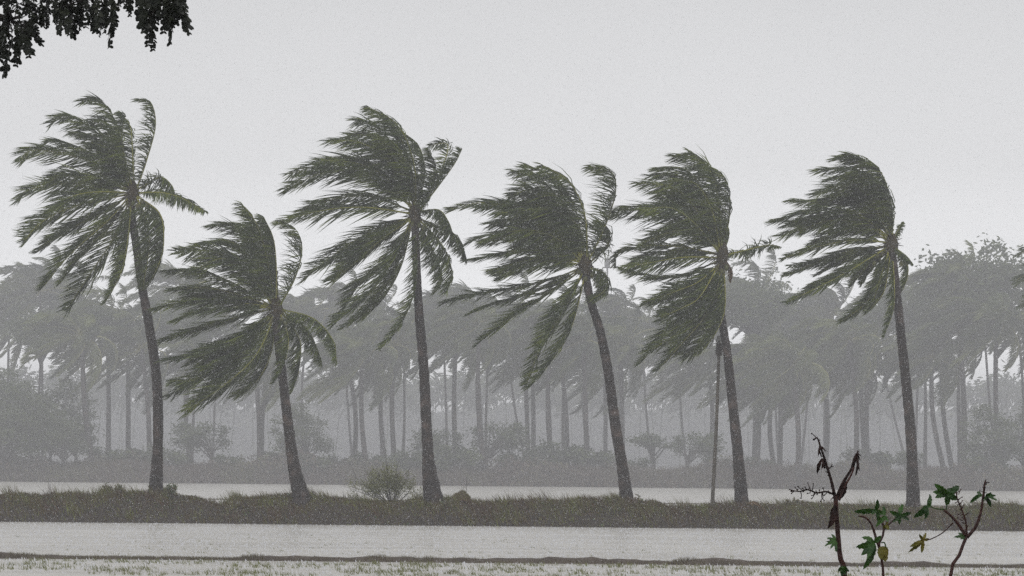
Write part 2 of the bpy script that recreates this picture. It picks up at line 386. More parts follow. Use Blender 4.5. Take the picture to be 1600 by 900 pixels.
def palm(Y, trunk, widths, crown, fronds, label, seed, nuts=(), fill=9, Lm=1.3):
    rnd = random.Random(seed)
    base = at(*trunk[0], Y)
    root = empty('coconut_palm', base, label, 'palm tree', 'coconut palms in a row on the berm')
    # trunk: ringed and slightly irregular
    P = spline([at(x, y, Y) for x, y in list(trunk)+[crown]], 64); n = len(P)
    mb = MB(); vs = []; rad = []
    for i, p in enumerate(P):
        t = i/(n-1); s = t*(len(widths)-1); k = min(int(s), len(widths)-2); wpx = widths[k]+(widths[k+1]-widths[k])*(s-k)
        r = .93*wpx/2/(FPX/Y)*(1+.035*math.sin(i*2.1)+rnd.uniform(-.03, .03)); rad.append(r)
    mb.tube([p-base for p in P], rad, 14, rough=.035)
    # a short buried root boss below the base
    mb.tube([P[0]-base+Vector((0, 0, -.6)), P[0]-base+Vector((0, 0, .02))], [rad[0]*1.15, rad[0]*1.0], 14)
    mb.build('trunk', M['trunk'], root, True)
    # leaf scars
    c = at(*crown, Y)
    # fibrous heart of the crown
    mh = MB(); top = c-base
    down = (P[-1]-P[-6]).normalized()
    pts = [top-down*.45, top-down*.25, top+down*.05, top+down*.35, top+down*.6]
    mh.tube(pts, [.16, .25, .28, .22, .07], 10, rough=.18)
    for _ in range(46):
        a = rnd.uniform(0, 6.28); d = Vector((math.cos(a), math.sin(a), rnd.uniform(-.9, .9))).normalized()
        q = top+Vector((0, 0, rnd.uniform(-.4, .25))); e = q+d*rnd.uniform(.3, .75)+GRAV*rnd.uniform(0, .25)+WIND*.12
        mh.tube([q, q.lerp(e, .5)+Vector((0, 0, .04)), e], [.035, .025, .008], 4)
    mh.build('crown_heart', M['fibre'], root)
    ppm = FPX/Y
    fl = []
    for i, fr in enumerate(fronds):
        opt = {}
        if isinstance(fr[-1], dict): opt = fr[-1]; fr = fr[:-1]
        fl.append((list(fr), opt))
    traced = len(fl)
    for k in range(fill):
        fr, opt = fl[rnd.randrange(traced)]
        if opt.get('nofill'): continue
        ang = rnd.gauss(0, .16); s = rnd.uniform(.68, .92); cx, cy = crown
        q = []
        for (x, y) in fr:
            dx, dy = x-cx, y-cy; q.append((cx+s*(dx*math.cos(ang)-dy*math.sin(ang)), cy+s*(dx*math.sin(ang)+dy*math.cos(ang))))
        fl.append((q, {'L': opt.get('L', Lm)*.9}))
    for i, (fr, opt) in enumerate(fl):
        A = opt.get('d', rnd.uniform(.4, 1.9)*(1 if i % 2 else -1)); m = len(fr)
        P3 = []
        for k, (x, y) in enumerate(fr):
            t = k/(m-1); P3.append(at(x, y, Y+A*(t**1.1)+(.12 if A > 0 else -.12)))
        # start inside the crown heart
        P3[0] = P3[0].lerp(c, .55)
        roll = opt.get('roll', rnd.uniform(-.9, .9))
        smooth_frond_objs(root, base, P3, rnd, opt.get('L', Lm)*rnd.uniform(.92, 1.05), roll, opt.get('n', 105), opt.get('dead', False), wind=opt.get('w', 1.0), ragged=opt.get('rag', 1.0))
    for (x, y) in nuts:
        p = at(x, y, Y-.25+rnd.uniform(-.12, .1)); mbn = MB(); n1, n2 = 8, 6; vv = []; ff = []
        for a in range(n2+1):
            th = math.pi*a/n2
            for b in range(n1):
                ph = 2*math.pi*b/n1; rr = .105*(1+.06*math.cos(3*ph)); vv.append((rr*math.sin(th)*math.cos(ph), rr*math.sin(th)*math.sin(ph), .14*math.cos(th)))
        for a in range(n2):
            for b in range(n1): ff.append((a*n1+b, a*n1+(b+1) % n1, (a+1)*n1+(b+1) % n1, (a+1)*n1+b))
        mbn.add(vv, ff); mbn.build('coconut', M['nut'], root, True, loc=p-base)
    return root

palm(101.6, [(243, 774), (247, 677), (244, 585), (232, 503), (222, 447), (213, 385), (206, 335), (207, 310)], [26, 17.5, 17, 16.5, 15.5, 14.5, 13.5, 12], (207, 302), [
    [(202, 289), (190, 225), (173, 175), (150, 155), (128, 158)], [(194, 289), (169, 225), (127, 190), (96, 182), (80, 192)],
    [(190, 289), (148, 255), (84, 237), (45, 236), (32, 252)], [(190, 291), (139, 287), (84, 289), (44, 297), (27, 312)],
    [(190, 306), (139, 316), (93, 331), (59, 352), (38, 377)], [(194, 310), (160, 331), (122, 348), (72, 377)],
    [(196, 314), (169, 344), (131, 377), (93, 415), (68, 448)], [(198, 322), (177, 373), (143, 424), (105, 483)],
    [(203, 322), (198, 373), (186, 432), (165, 472), {'L': .9}], [(211, 289), (207, 238), (203, 196), (186, 175), {'L': .9}],
    [(222, 287), (230, 247), (243, 196), (236, 160), (216, 155), {'L': .95, 'roll': .3, 'rag': 1.5, 'nofill': 1}],
    [(224, 289), (249, 277), (268, 289), (274, 306), {'L': .7, 'nofill': 1}],
    [(224, 301), (253, 301), (287, 311), (320, 331), {'L': .62, 'w': .5, 'roll': 1.0, 'nofill': 1}],
    [(222, 312), (249, 333), (256, 373), (250, 407), (234, 442), {'L': 1.35, 'n': 150, 'd': -.5, 'nofill': 1}],
    [(222, 316), (231, 350), (232, 395), (224, 446), {'L': 1.0, 'd': -1.0, 'nofill': 1}],
    [(200, 318), (160, 368), (128, 400), (96, 440)], [(196, 300), (150, 300), (110, 308), (80, 330)],
    [(199, 292), (180, 250), (150, 215), (118, 205)], [(208, 290), (196, 250), (190, 215), (196, 178), {'L': .8}]],
    'tall coconut palm at the far left of the front row with one frond blown right', 11, [(222, 315), (215, 322), (229, 322), (208, 318)])

palm(101.2, [(471, 778), (459, 727), (450, 661), (443, 601), (436, 545), (432, 500)], [29, 20, 17, 15.5, 14, 13], (432, 482), [
    [(427, 472), (418, 408), (402, 353), (378, 318)], [(423, 467), (402, 396), (368, 353), (328, 352)],
    [(418, 472), (380, 417), (330, 393), (275, 393)], [(410, 472), (372, 446), (321, 425), (260, 422)],
    [(414, 476), (359, 472), (300, 470), (243, 482)], [(418, 482), (368, 497), (304, 514), (252, 533)],
    [(425, 486), (389, 522), (326, 548), (256, 562)], [(427, 493), (389, 535), (330, 575), (266, 618)],
    [(429, 497), (402, 552), (355, 598), (290, 643)], [(435, 497), (423, 552), (402, 594), (370, 617)],
    [(442, 490), (450, 527), (445, 565), (429, 596), {'L': .8, 'd': -1, 'nofill': 1}], [(450, 496), (468, 531), (467, 577), (457, 611), {'L': .8, 'nofill': 1}],
    [(452, 486), (490, 498), (520, 531), (526, 565), {'L': .8, 'nofill': 1}], [(452, 488), (480, 515), (496, 546), (503, 569), {'L': .7, 'nofill': 1}],
    [(444, 472), (461, 434), (472, 388), (460, 356), (434, 347), {'L': 1.1, 'roll': .3, 'rag': 1.3, 'nofill': 1}], [(437, 472), (431, 429), (416, 387), (400, 352)],
    [(421, 490), (370, 540), (315, 590), (268, 595)], [(420, 470), (390, 400), (350, 375), (300, 385)], [(424, 492), (380, 560), (340, 605), (300, 630)],
    [(418, 476), (370, 460), (320, 450), (270, 452)]],
    'shortest coconut palm in the front row, its broad crown reaching lowest', 12, [(440, 500), (447, 506)], fill=17, Lm=1.4)

palm(101.4, [(677, 782), (670, 727), (666, 657), (662, 573), (655, 493), (651, 420), (649, 360)], [34, 19, 17.5, 16.5, 15, 14, 13], (649, 335), [
    [(649, 317), (640, 252), (612, 193), (575, 166)], [(644, 317), (630, 257), (593, 203), (555, 188)],
    [(639, 313), (607, 252), (560, 222), (511, 220)], [(635, 308), (583, 261), (523, 252), (452, 272)],
    [(630, 303), (579, 278), (513, 268), (445, 296)], [(635, 322), (583, 308), (527, 310), (471, 330)],
    [(630, 331), (569, 324), (504, 329), (436, 346)], [(635, 345), (588, 359), (537, 387), (476, 434)],
    [(635, 350), (616, 401), (579, 457), (520, 506)], [(639, 355), (625, 420), (593, 471), (537, 511)],
    [(649, 360), (650, 440), (630, 500), (594, 545), {'L': .75}], [(662, 350), (695, 359), (719, 378), (729, 406), {'L': .75, 'nofill': 1}],
    [(664, 355), (692, 385), (706, 425), (697, 455), {'L': 1.15, 'nofill': 1}], [(660, 360), (681, 401), (691, 435), (680, 457), {'L': .9, 'nofill': 1}],
    [(661, 322), (684, 292), (711, 255), (722, 233), {'L': .95, 'roll': .2, 'w': 1.3, 'nofill': 1}],
    [(722, 234), (700, 228), (670, 228), {'L': .62, 'w': .55, 'd': .3, 'n': 46, 'roll': 1.2, 'nofill': 1}],
    [(661, 326), (685, 328), (700, 345), (708, 365), {'L': .7, 'nofill': 1}],
    [(653, 317), (664, 271), (655, 229), (632, 208), {'L': .9}], [(644, 345), (597, 373), (560, 406), (518, 439)],
    [(642, 350), (605, 410), (565, 440), (540, 480)], [(640, 318), (600, 275), (556, 255), (500, 250)], [(645, 315), (622, 245), (585, 215), (545, 210)],
    [(661, 330), (674, 300), (681, 262), (668, 232), {'L': .9, 'nofill': 1}]],
    'tallest coconut palm, third from the left, with flared trunk base and one snapped frond', 13, [(655, 352), (662, 357), (645, 350)], fill=17, Lm=1.4)

palm(101.5, [(981, 795), (972, 727), (961, 661), (951, 586), (938, 519), (923, 470), (915, 430)], [25, 19, 18, 16.5, 15.5, 14, 14], (915, 415), [
    [(920, 403), (914, 337), (890, 285), (846, 257)], [(911, 399), (880, 328), (844, 279), (800, 266)],
    [(907, 394), (876, 332), (836, 297), (798, 306)], [(902, 399), (867, 350), (815, 322), (750, 317), (700, 328), {'L': 1.15}],
    [(928, 383), (902, 352), (865, 330), (813, 326)], [(898, 397), (858, 381), (804, 368), (751, 379)],
    [(898, 399), (849, 391), (796, 394), (733, 406)], [(902, 421), (860, 437), (791, 452), (724, 463), (691, 472), {'L': 1.15}],
    [(907, 412), (867, 408), (827, 412), (780, 432)], [(902, 430), (858, 457), (804, 492), (750, 534), {'L': 1.35}],
    [(915, 440), (893, 510), (868, 556), (827, 606), {'L': 1.15}], [(905, 445), (874, 495), (846, 540), (822, 600), {'L': 1.1}],
    [(925, 421), (945, 428), (947, 452), (924, 468), {'L': .75, 'n': 90, 'd': -.5, 'nofill': 1}], [(920, 425), (943, 440), (938, 462), (918, 470), {'L': .5, 'nofill': 1}],
    [(922, 405), (945, 355), (962, 300), (955, 268), (920, 260), {'L': 1.2, 'n': 120, 'roll': .3, 'rag': 1.2, 'nofill': 1}],
    [(930, 405), (950, 383), (950, 360), (935, 348), {'L': .95, 'nofill': 1}], [(913, 392), (900, 330), (872, 280), (825, 258)],
    [(905, 402), (860, 360), (815, 345), (765, 350)], [(905, 400), (870, 345), (835, 320), (800, 330)]],
    'coconut palm leaning left, fourth from the left, with a curled frond against its trunk top', 14, [(905, 425), (925, 430), (915, 436)], fill=16, Lm=1.4)

palm(101.5, [(1159, 784), (1152, 700), (1144, 624), (1137, 558), (1127, 490), (1125, 440), (1128, 415)], [24, 18.5, 17, 15.5, 14, 13.5, 13], (1129, 400), [
    [(1128, 389), (1124, 326), (1112, 271), (1076, 237)], [(1120, 385), (1107, 317), (1074, 266), (1024, 262)],
    [(1116, 380), (1090, 330), (1052, 293), (996, 286)], [(1116, 376), (1069, 351), (1014, 327), (953, 334)],
    [(1120, 380), (1086, 363), (1048, 362), (1005, 380)], [(1120, 393), (1057, 385), (1002, 385), (966, 395), (962, 412), {'L': .9}],
    [(1116, 406), (1069, 402), (1019, 410), (981, 417)], [(1112, 418), (1065, 430), (1019, 430), (966, 417), {'L': 1.0}],
    [(1116, 431), (1086, 444), (1057, 456), (1010, 473)], [(1120, 440), (1086, 482), (1040, 520), (1004, 564)],
    [(1124, 440), (1103, 490), (1069, 532), (1030, 576)], [(1128, 440), (1120, 490), (1099, 530), (1071, 558)],
    [(1129, 444), (1127, 473), (1112, 507), {'L': .8}], [(1133, 389), (1139, 362), (1128, 340), (1104, 300), {'nofill': 1}],
    [(1137, 398), (1166, 391), (1200, 383), (1219, 386), {'L': .6, 'w': 1.0, 'roll': .5, 'nofill': 1}], [(1126, 385), (1122, 310), (1098, 255), (1050, 245)],
    [(1122, 430), (1095, 490), (1060, 520), (1020, 545)], [(1122, 382), (1100, 310), (1062, 275), (1015, 275)],
    [(1134, 408), (1144, 424), (1142, 440), {'L': .25, 'dead': True, 'nofill': 1, 'd': -.3}]],
    'coconut palm beside the thin leaning pole, fifth from the left, dead stubs under its crown', 15, [(1120, 420), (1128, 424), (1135, 418)], fill=16, Lm=1.38)

palm(101.8, [(1427, 794), (1424, 692), (1416, 600), (1409, 534), (1403, 477), (1398, 430), (1394, 400)], [25, 18.5, 17.5, 16.5, 15.5, 14.5, 14], (1393, 382), [
    [(1395, 356), (1388, 303), (1365, 262), (1325, 241)], [(1392, 352), (1372, 296), (1331, 265), (1276, 266)],
    [(1388, 352), (1350, 299), (1312, 290), (1273, 304)], [(1388, 352), (1346, 323), (1300, 313), (1235, 313)],
    [(1384, 356), (1331, 330), (1267, 328), (1207, 346)], [(1380, 360), (1331, 345), (1271, 346), (1220, 369)],
    [(1384, 375), (1331, 375), (1267, 388), (1222, 405), {'L': .8}], [(1373, 388), (1331, 392), (1274, 411), (1227, 430), {'L': .85}],
    [(1375, 394), (1326, 424), (1278, 449), (1228, 473), {'L': .85}], [(1384, 400), (1376, 432), (1366, 466), {'L': .6, 'd': -.7, 'nofill': 1}],
    [(1382, 410), (1361, 462), (1342, 483), (1314, 502), {'L': .8}], [(1375, 401), (1348, 425), (1331, 447), {'L': .6}],
    [(1396, 410), (1397, 475), (1382, 524), {'L': .65, 'nofill': 1}], [(1400, 396), (1415, 405), (1418, 432), (1404, 466), {'L': .5, 'nofill': 1}],
    [(1401, 392), (1416, 400), (1427, 413), {'L': .3, 'nofill': 1}], [(1396, 370), (1404, 358), (1410, 347), {'L': .3, 'w': .2, 'nofill': 1}],
    [(1394, 350), (1384, 285), (1352, 250), (1305, 246)], [(1390, 350), (1360, 305), (1320, 300), (1280, 318)], [(1392, 350), (1378, 300), (1340, 275), (1295, 278)]],
    'coconut palm at the right end of the front row with a cluster of coconuts', 16,
    [(1362, 404), (1370, 400), (1366, 412), (1376, 410), (1410, 402), (1416, 410), (1408, 412)], fill=20, Lm=1.38)

# thin leaning pole beside the fifth palm
def leaning_pole():
    b = at(1113, 789, 101.2); t = at(1124, 531, 102.0)
    root = empty('wooden_pole', b, 'thin weathered pole leaning against the trunk of the fifth palm', 'pole')
    m = MB(); k = spline([Vector(), (t-b)*.5+Vector((.03, 0, 0)), t-b], 14); m.tube([Vector((0, 0, -.5))]+k, [.085]+[.085-.02*i/13 for i in range(14)], 8, rough=.04)
    m.build('pole', M['wood'], root, True)
    m = MB(); d = (t-b).normalized(); q = (t-b)-d*.7; m.tube([q, q+d*.55], [.15, .14], 8); m.build('sleeve', M['bark'], root)
    m = MB(); q = (t-b); m.tube([q-d*.1+Vector((-.1, 0, 0)), q+Vector((.02, 0, .06))+d*.1], [.1, .1], 6); m.build('insulator', M['box'], root)
leaning_pole()

# box fixture on a far pole glimpsed behind the fourth palm
def box_pole():
    Y = 420; p = at(949, 411, Y); zb = ground_z(p.x, Y)
    root = empty('utility_pole', (p.x, Y, zb), 'pale far pole with a grey box on top, glimpsed right of the fourth palm crown', 'pole')
    h = p.z-zb
    m = MB(); m.tube([Vector((0, 0, -.3)), Vector((0, 0, h-.8))], [.26, .16], 8); m.build('pole', M['box'], root)
    m = MB()
    def bx(m, c, s): x, y, z = c; a, b_, d = s; m.add([(x+i*a/2, y+j*b_/2, z+k*d/2) for i in (-1, 1) for j in (-1, 1) for k in (-1, 1)], [(0, 1, 3, 2), (4, 6, 7, 5), (0, 4, 5, 1), (2, 3, 7, 6), (0, 2, 6, 4), (1, 5, 7, 3)])
    bx(m, (0, 0, h-.04), (1.0, .8, 1.4)); m.build('box', M['box'], root)
    m = MB(); bx(m, (0, -.02, h+.74), (1.44, 1, .12)); m.build('box_lid', M['box'], root)
    m = MB(); bx(m, (0, 0, h-.84), (1.8, .16, .16)); m.build('crossarm', M['wood'], root)
box_pole()

# ------------------------------------------------------------------ far palms
def sway_frond(rnd, az, elv, Ls, gw=1.0):
    d = Vector((math.cos(az)*math.cos(elv), math.sin(az)*math.cos(elv), math.sin(elv))); p = Vector(); P = [p.copy()]
    for k in range(14):
        P.append(p := p+d*(Ls/14)); d = (d+WIND*(.10+.012*k)*gw+GRAV*(.045+.014*k)).normalized()
    return P
def far_proto(seed, n=30):
    rnd = random.Random(seed); out = []
    for i in range(n):
        az = i*2.399+rnd.uniform(-.3, .3); elv = rnd.uniform(-.8, 1.05)
        P = sway_frond(rnd, az, elv, rnd.uniform(4.4, 6.6), rnd.uniform(.6, 1.3)); mb = MB()
        mb.tube([P[j] for j in range(0, 15, 2)], [.075*(1-.8*j/15) for j in range(0, 15, 2)], 3, mi=1, cap=False)
        leaflets(mb, P, 52, 1.15, rnd.uniform(-1, 1), rnd, width=.11, ragged=1.1)
        me = bpy.data.meshes.new('far_frond'); me.from_pydata(mb.v, [], mb.f); me.materials.append(M['far_leaf']); me.materials.append(M['far_rachis'])
        me.polygons.foreach_set('material_index', mb.m); me.update(); out.append(me)
    return out
PROTO = [far_proto(100+i) for i in range(6)]
def far_palm(bx, cx, cy, Y, label, k, s=1.0, wpx=8.5):
    if Y > 200: q = FAR*(1.1 if Y >= 262 else 1); Y *= q; s *= q
    rnd = random.Random(k*7+3)
    b = at(bx, 700, Y); b.z = ground_z(b.x, Y)-.1; c = at(cx, cy, Y)
    root = empty('coconut_palm', b, label, 'palm tree', 'hazy coconut palms beyond the far bank')
    m = MB(); e = c-b; mid = e*.5+Vector((rnd.uniform(-.8, .8), 0, 0)); P = spline([Vector(), mid, e], 14); r = wpx/2/(FPX/330)
    m.tube(P, [r*(1.45 if i == 0 else 1.12-.3*i/13) for i in range(14)], 7, rough=.05); m.build('trunk', M['trunk'], root, True)
    pr = PROTO[k % len(PROTO)]; s *= rnd.uniform(.84, 1.14)
    for me in pr:
        o = link('frond', me, root, e); sc = s*rnd.uniform(.9, 1.08); o.scale = (sc, sc*(1 if rnd.random() < .5 else -1), sc)
FP = [  # base x, crown x, crown y, distance, where it stands
 (146, 128, 525, 236, 'behind the left scrub trees, left of the first front palm trunk'), (170, 168, 505, 250, 'with a straight trunk midway between the frame edge and first front palm'),
 (201, 200, 508, 246, 'just left of the first front palm trunk'), (235, 222, 545, 242, 'half hidden behind the first front palm trunk'),
 (300, 298, 565, 244, 'hidden behind the lowest fronds of the second front palm'), (407, 398, 560, 238, 'left one of the trunk pair under the second front palm crown'),
 (409, 420, 556, 238.6, 'right one of the trunk pair under the second front palm crown'), (553, 543, 560, 240, 'first of four trunks between the second and third front palms'),
 (574, 566, 552, 235, 'second of four trunks between the second and third front palms'), (604, 600, 548, 250, 'third of four trunks between the second and third front palms'),
 (618, 615, 540, 238, 'fourth of four trunks, nearest left of the third front palm'), (714, 713, 525, 242, 'right of the third front palm, behind low bushes'),
 (758, 749, 505, 234, 'with a tall trunk midway between the third and fourth front palms'), (826, 820, 560, 252, 'left of a thin pair under the hanging frond of the fourth palm'),
 (834, 831, 552, 254, 'right of a thin pair under the hanging frond of the fourth palm'), (864, 861, 520, 240, 'with a thick straight trunk left of the fourth front palm'),
 (886, 869, 524, 243, 'leaning left, close left of the fourth front palm trunk'), (919, 911, 530, 237, 'close left of the fourth front palm trunk base'),
 (946, 944, 558, 262, 'faint, behind the fourth front palm trunk'), (973, 969, 540, 248, 'close right of the fourth front palm trunk'),
 (1108, 1106, 555, 258, 'faint, behind the thin leaning pole'), (1182, 1178, 572, 240, 'first right of the fifth front palm'),
 (1218, 1218, 566, 246, 'right one of a close pair beyond the fifth front palm'), (1212, 1207, 600, 250, 'left one of a close pair right of the fifth front palm'),
 (1247, 1237, 565, 232, 'with a low full crown midway between the fifth and sixth front palms'), (1288, 1284, 562, 248, 'behind the withered castor branch'),
 (1337, 1325, 532, 238, 'left of a crossing pair near the sixth front palm'), (1354, 1344, 566, 247, 'left-leaning one of a crossing pair near the sixth front palm'),
 (1356, 1357, 548, 244, 'upright one of a crossing pair near the sixth front palm'), (1478, 1455, 560, 240, 'first of three curved trunks right of the sixth front palm'),
 (1490, 1470, 545, 244, 'second of three curved trunks right of the sixth front palm'), (1505, 1500, 522, 239, 'third of three curved trunks right of the sixth front palm'),
 (1559, 1556, 500, 236, 'behind the big bush at the right'), 
 (15, 15, 485, 275, 'at the left frame edge, its crown low in the canopy'), (66, 62, 455, 268, 'near the left frame edge, its fronds topping the canopy'), (147, 112, 462, 280, 'behind the drooping fronds of the first front palm'),
 (300, 286, 452, 270, 'its crown showing between the first and second front palms'), (333, 345, 500, 290, 'hidden behind the crown of the second front palm'),
 (474, 482, 490, 276, 'its crown just right of the second front palm crown'), (552, 536, 480, 282, 'its crown behind the lower left fronds of the third front palm'), (596, 590, 492, 300, 'its crown deep between the second and third front palms'),
 (700, 692, 498, 272, 'its crown right of the third front palm trunk'), (757, 742, 482, 290, 'its crown highest between the third and fourth front palms'), (824, 790, 500, 276, 'its crown behind the lower fronds of the fourth front palm'),
 (863, 846, 500, 295, 'its crown behind the hanging frond of the fourth front palm'), (918, 897, 505, 284, 'its crown just left of the top of the fourth front palm trunk'), (972, 962, 500, 270, 'its crown just right of the top of the fourth front palm trunk'),
 (1020, 1004, 512, 290, 'its crown below the left fronds of the fifth front palm'), (1075, 1062, 530, 282, 'its crown below the drooping fronds of the fifth front palm'),
 (1181, 1172, 468, 262, 'its tall rounded crown right beside the fifth front palm'), (1218, 1216, 500, 290, 'its crown second behind the tall rounded one'), (1249, 1262, 508, 278, 'its crown midway between the fifth and sixth front palms'),
 (1289, 1302, 492, 270, 'its crown below the left fronds of the sixth front palm'), (1422, 1368, 520, 290, 'its crown close left of the sixth front palm trunk'), (1429, 1438, 478, 265, 'its crown close right of the sixth front palm trunk'),
 (1504, 1492, 440, 246, 'the highest crown of the far grove, at the right'), (1558, 1536, 486, 268, 'its crown right of the highest far crown'), (1598, 1590, 500, 258, 'at the right frame edge, low crown'),
 (1730, 1712, 425, 172, 'nearer than the rest, only frond tips entering at the right edge')]
for i, (bx_, cx_, cy_, Y_, lab) in enumerate(FP):
    far_palm(bx_, cx_, cy_, Y_, 'hazy palm '+lab, i, 1.08 if Y_ < 256 else 1.25, 8.0 if i < 33 else 5.0)

# ------------------------------------------------------------------ broadleaf trees and bushes beyond the bank
def broad_proto(seed, rad, hgt, nclump, nleaf, trunk_h, flat=.8, leaf=.17):
    rnd = random.Random(seed); tr = MB(); cr = MB(); v = cr.v; f = cr.f
    tr.tube([Vector((0, 0, -.2)), Vector((.1, 0, trunk_h*.5)), Vector((-.05, 0, trunk_h))], [.22, .15, .13], 7, rough=.1)
    for k in range(nclump):
        a = rnd.uniform(0, 6.283); q = rnd.random()**.5*rad; c = Vector((math.cos(a)*q-.25*rad*rnd.random(), math.sin(a)*q, trunk_h+rnd.uniform(.1, 1)*hgt*(1-.45*(q/rad)**2)))
        tr.tube([Vector((0, 0, trunk_h*(rnd.uniform(.5, .98) if trunk_h < 8 else rnd.uniform(.86, .99)))), Vector((c.x*.5, c.y*.5, (trunk_h+c.z)*.5-.1)), c], [.09, .055, .02], 4, cap=False)
        rc = rnd.uniform(.45, .85)*rad*.42
        for _ in range(nleaf):
            d = Vector((rnd.gauss(0, 1), rnd.gauss(0, 1), rnd.gauss(0, flat)))*rc*.55+WIND*rnd.random()*rc*.6; p = c+d
            e = Vector((rnd.gauss(0, 1), rnd.gauss(0, 1), rnd.gauss(0, .6))).normalized()*leaf*rnd.uniform(.6, 1.3); g = e.orthogonal().normalized()*leaf*.5; o = len(v)
            v += [tuple(p-e), tuple(p-g), tuple(p+e), tuple(p+g)]; f.append((o, o+1, o+2, o+3))
    cr.m = [0]*len(f)
    def mk(mb, m, name):
        me = bpy.data.meshes.new(name); me.from_pydata(mb.v, [], mb.f); me.materials.append(m); me.update(); return me
    return mk(tr, M['bark'], 'trunk'), mk(cr, M['broad'], 'crown')
BP = {'tree': broad_proto(1, 2.6, 2.6, 15, 130, 2.3), 'tall': broad_proto(2, 3.4, 6.5, 34, 130, 2.6), 'bush': broad_proto(3, 1.8, 1.7, 12, 110, .4), 'canopy': broad_proto(5, 4.2, 5.5, 46, 150, 13.5, .6, .24), 'flat': broad_proto(4, 3.0, 1.3, 14, 80, 3.0, .4)}
def broad(px, Y, kind, s, label, name='broadleaf_tree', cat='tree', sx=1):
    Y *= FAR; s *= FAR
    p = at(px, 700, Y); p.z = ground_z(p.x, Y)
    r = empty(name, p, label, cat, 'hazy trees and bushes on the far bank'); t, c = BP[kind]
    for n_, me in (('trunk', t), ('crown', c)):
        o = link(n_, me, r); o.scale = (s*sx, s, s)
broad(22, 238, 'tall', 1.15, 'dense dark hazy tree at the left edge of the far bank'); broad(80, 240, 'tall', 1.05, 'dense hazy tree, second from the left edge on the far bank', sx=-1)
broad(118, 236, 'tree', 1.1, 'open leafy hazy tree close left of the curved far trunks')
broad(48, 234, 'tall', 1.0, 'dense hazy tree in front of the leftmost far trees'); broad(5, 232, 'tall', .8, 'low dense hazy tree touching the left frame edge', sx=-1); broad(100, 233, 'tall', .7, 'low dense hazy tree beside the open leafy one')
broad(330, 237, 'tree', 1.1, 'hazy leafy tree under the left fronds of the second front palm'); broad(272, 235, 'bush', 1.2, 'hazy round bush right behind the first front palm trunk', 'bush', 'bush')
broad(478, 236, 'tall', .8, 'hazy upright tree just right of the second front palm trunk'); broad(500, 234, 'bush', 1.0, 'low hazy bush right of the second front palm trunk', 'bush', 'bush')
broad(590, 236, 'bush', 1.1, 'low hazy bush beneath the four far trunks', 'bush', 'bush')
broad(700, 238, 'tree', 1.0, 'hazy tree close right of the third front palm trunk'); broad(762, 237, 'tree', 1.15, 'spreading hazy tree midway between third and fourth front palms', sx=-1)
broad(655, 236, 'bush', 1.2, 'low hazy bush behind the third front palm trunk', 'bush', 'bush')
broad(896, 239, 'bush', 1.7, 'hazy bush just left of the fourth front palm trunk', 'bush', 'bush'); broad(938, 240, 'bush', 1.4, 'hazy bush behind the fourth front palm trunk', 'bush', 'bush')
broad(1021, 242, 'flat', 1.0, 'hazy tree with forked trunk and flat open crown right of the fourth front palm')
broad(1076, 235, 'tree', .95, 'round hazy tree left of the thin leaning pole', sx=-1)
broad(1195, 238, 'bush', 1.0, 'low hazy bush right of the fifth front palm', 'bush', 'bush'); broad(1370, 243, 'bush', 1.5, 'pale rounded hazy bush left of the sixth front palm trunk', 'bush', 'bush')
broad(1432, 236, 'tree', .6, 'small hazy tree touching the sixth front palm trunk', 'broadleaf_tree'); broad(1556, 236, 'tall', .85, 'big hazy bushy tree under the right hand palms')
broad(1600, 240, 'tall', .9, 'hazy bushy tree cut by the right frame edge', sx=-1); broad(1310, 240, 'bush', .8, 'tiny hazy bush behind the withered castor top', 'bush', 'bush')
broad(1178, 256, 'canopy', 1.22, 'tall dome-crowned hazy tree right of the fifth front palm crown'); broad(1500, 250, 'canopy', 1.36, 'tall dark-crowned hazy tree under the highest far crown on the right', sx=-1)
broad(630, 262, 'canopy', 1.0, 'tall round-crowned hazy tree behind the third front palm trunk'); broad(880, 264, 'canopy', 1.0, 'tall round-crowned hazy tree behind the fourth front palm trunk top', sx=-1)
broad(300, 262, 'canopy', 1.05, 'tall round-crowned hazy tree between first and second front palms'); broad(60, 258, 'canopy', 1.0, 'tall hazy tree crown behind the left scrub trees', sx=-1)
broad(1445, 262, 'canopy', 1.18, 'tall hazy tree crown right of the sixth front palm trunk'); broad(760, 270, 'canopy', 1.0, 'tall hazy tree crown above the spreading tree between third and fourth front palms', sx=-1)
for i_, (px_, Y_, s_, l_) in enumerate([(175, 238, 1.2, 'just right of the leafy left trees'), (215, 240, 1.3, 'close left of the first front palm trunk'), (365, 236, .9, 'left of the second front palm trunk'), (428, 238, 1.2, 'behind the second front palm trunk'),
        (540, 239, .9, 'left of the four far trunks'), (628, 237, 1.2, 'right of the four far trunks'), (725, 234, 1.5, 'in front of the spreading tree'), (800, 238, 1.3, 'right of the spreading tree'), (850, 240, .8, 'between thin pair and thick far trunks'), (985, 238, .9, 'left of the forked hazy tree'),
        (1135, 239, 1.0, 'between the leaning pole and fifth palm'), (1240, 240, .7, 'at the foot of the low full palm'), (1340, 238, .9, 'at the foot of the crossing pair'), (1530, 236, 1.4, 'left of the big bushy tree'), (1480, 240, .6, 'at the foot of the three curved trunks')]):
    broad(px_, Y_, 'bush', s_, 'low hazy understorey bush '+l_, 'bush', 'bush', sx=(-1)**i_)
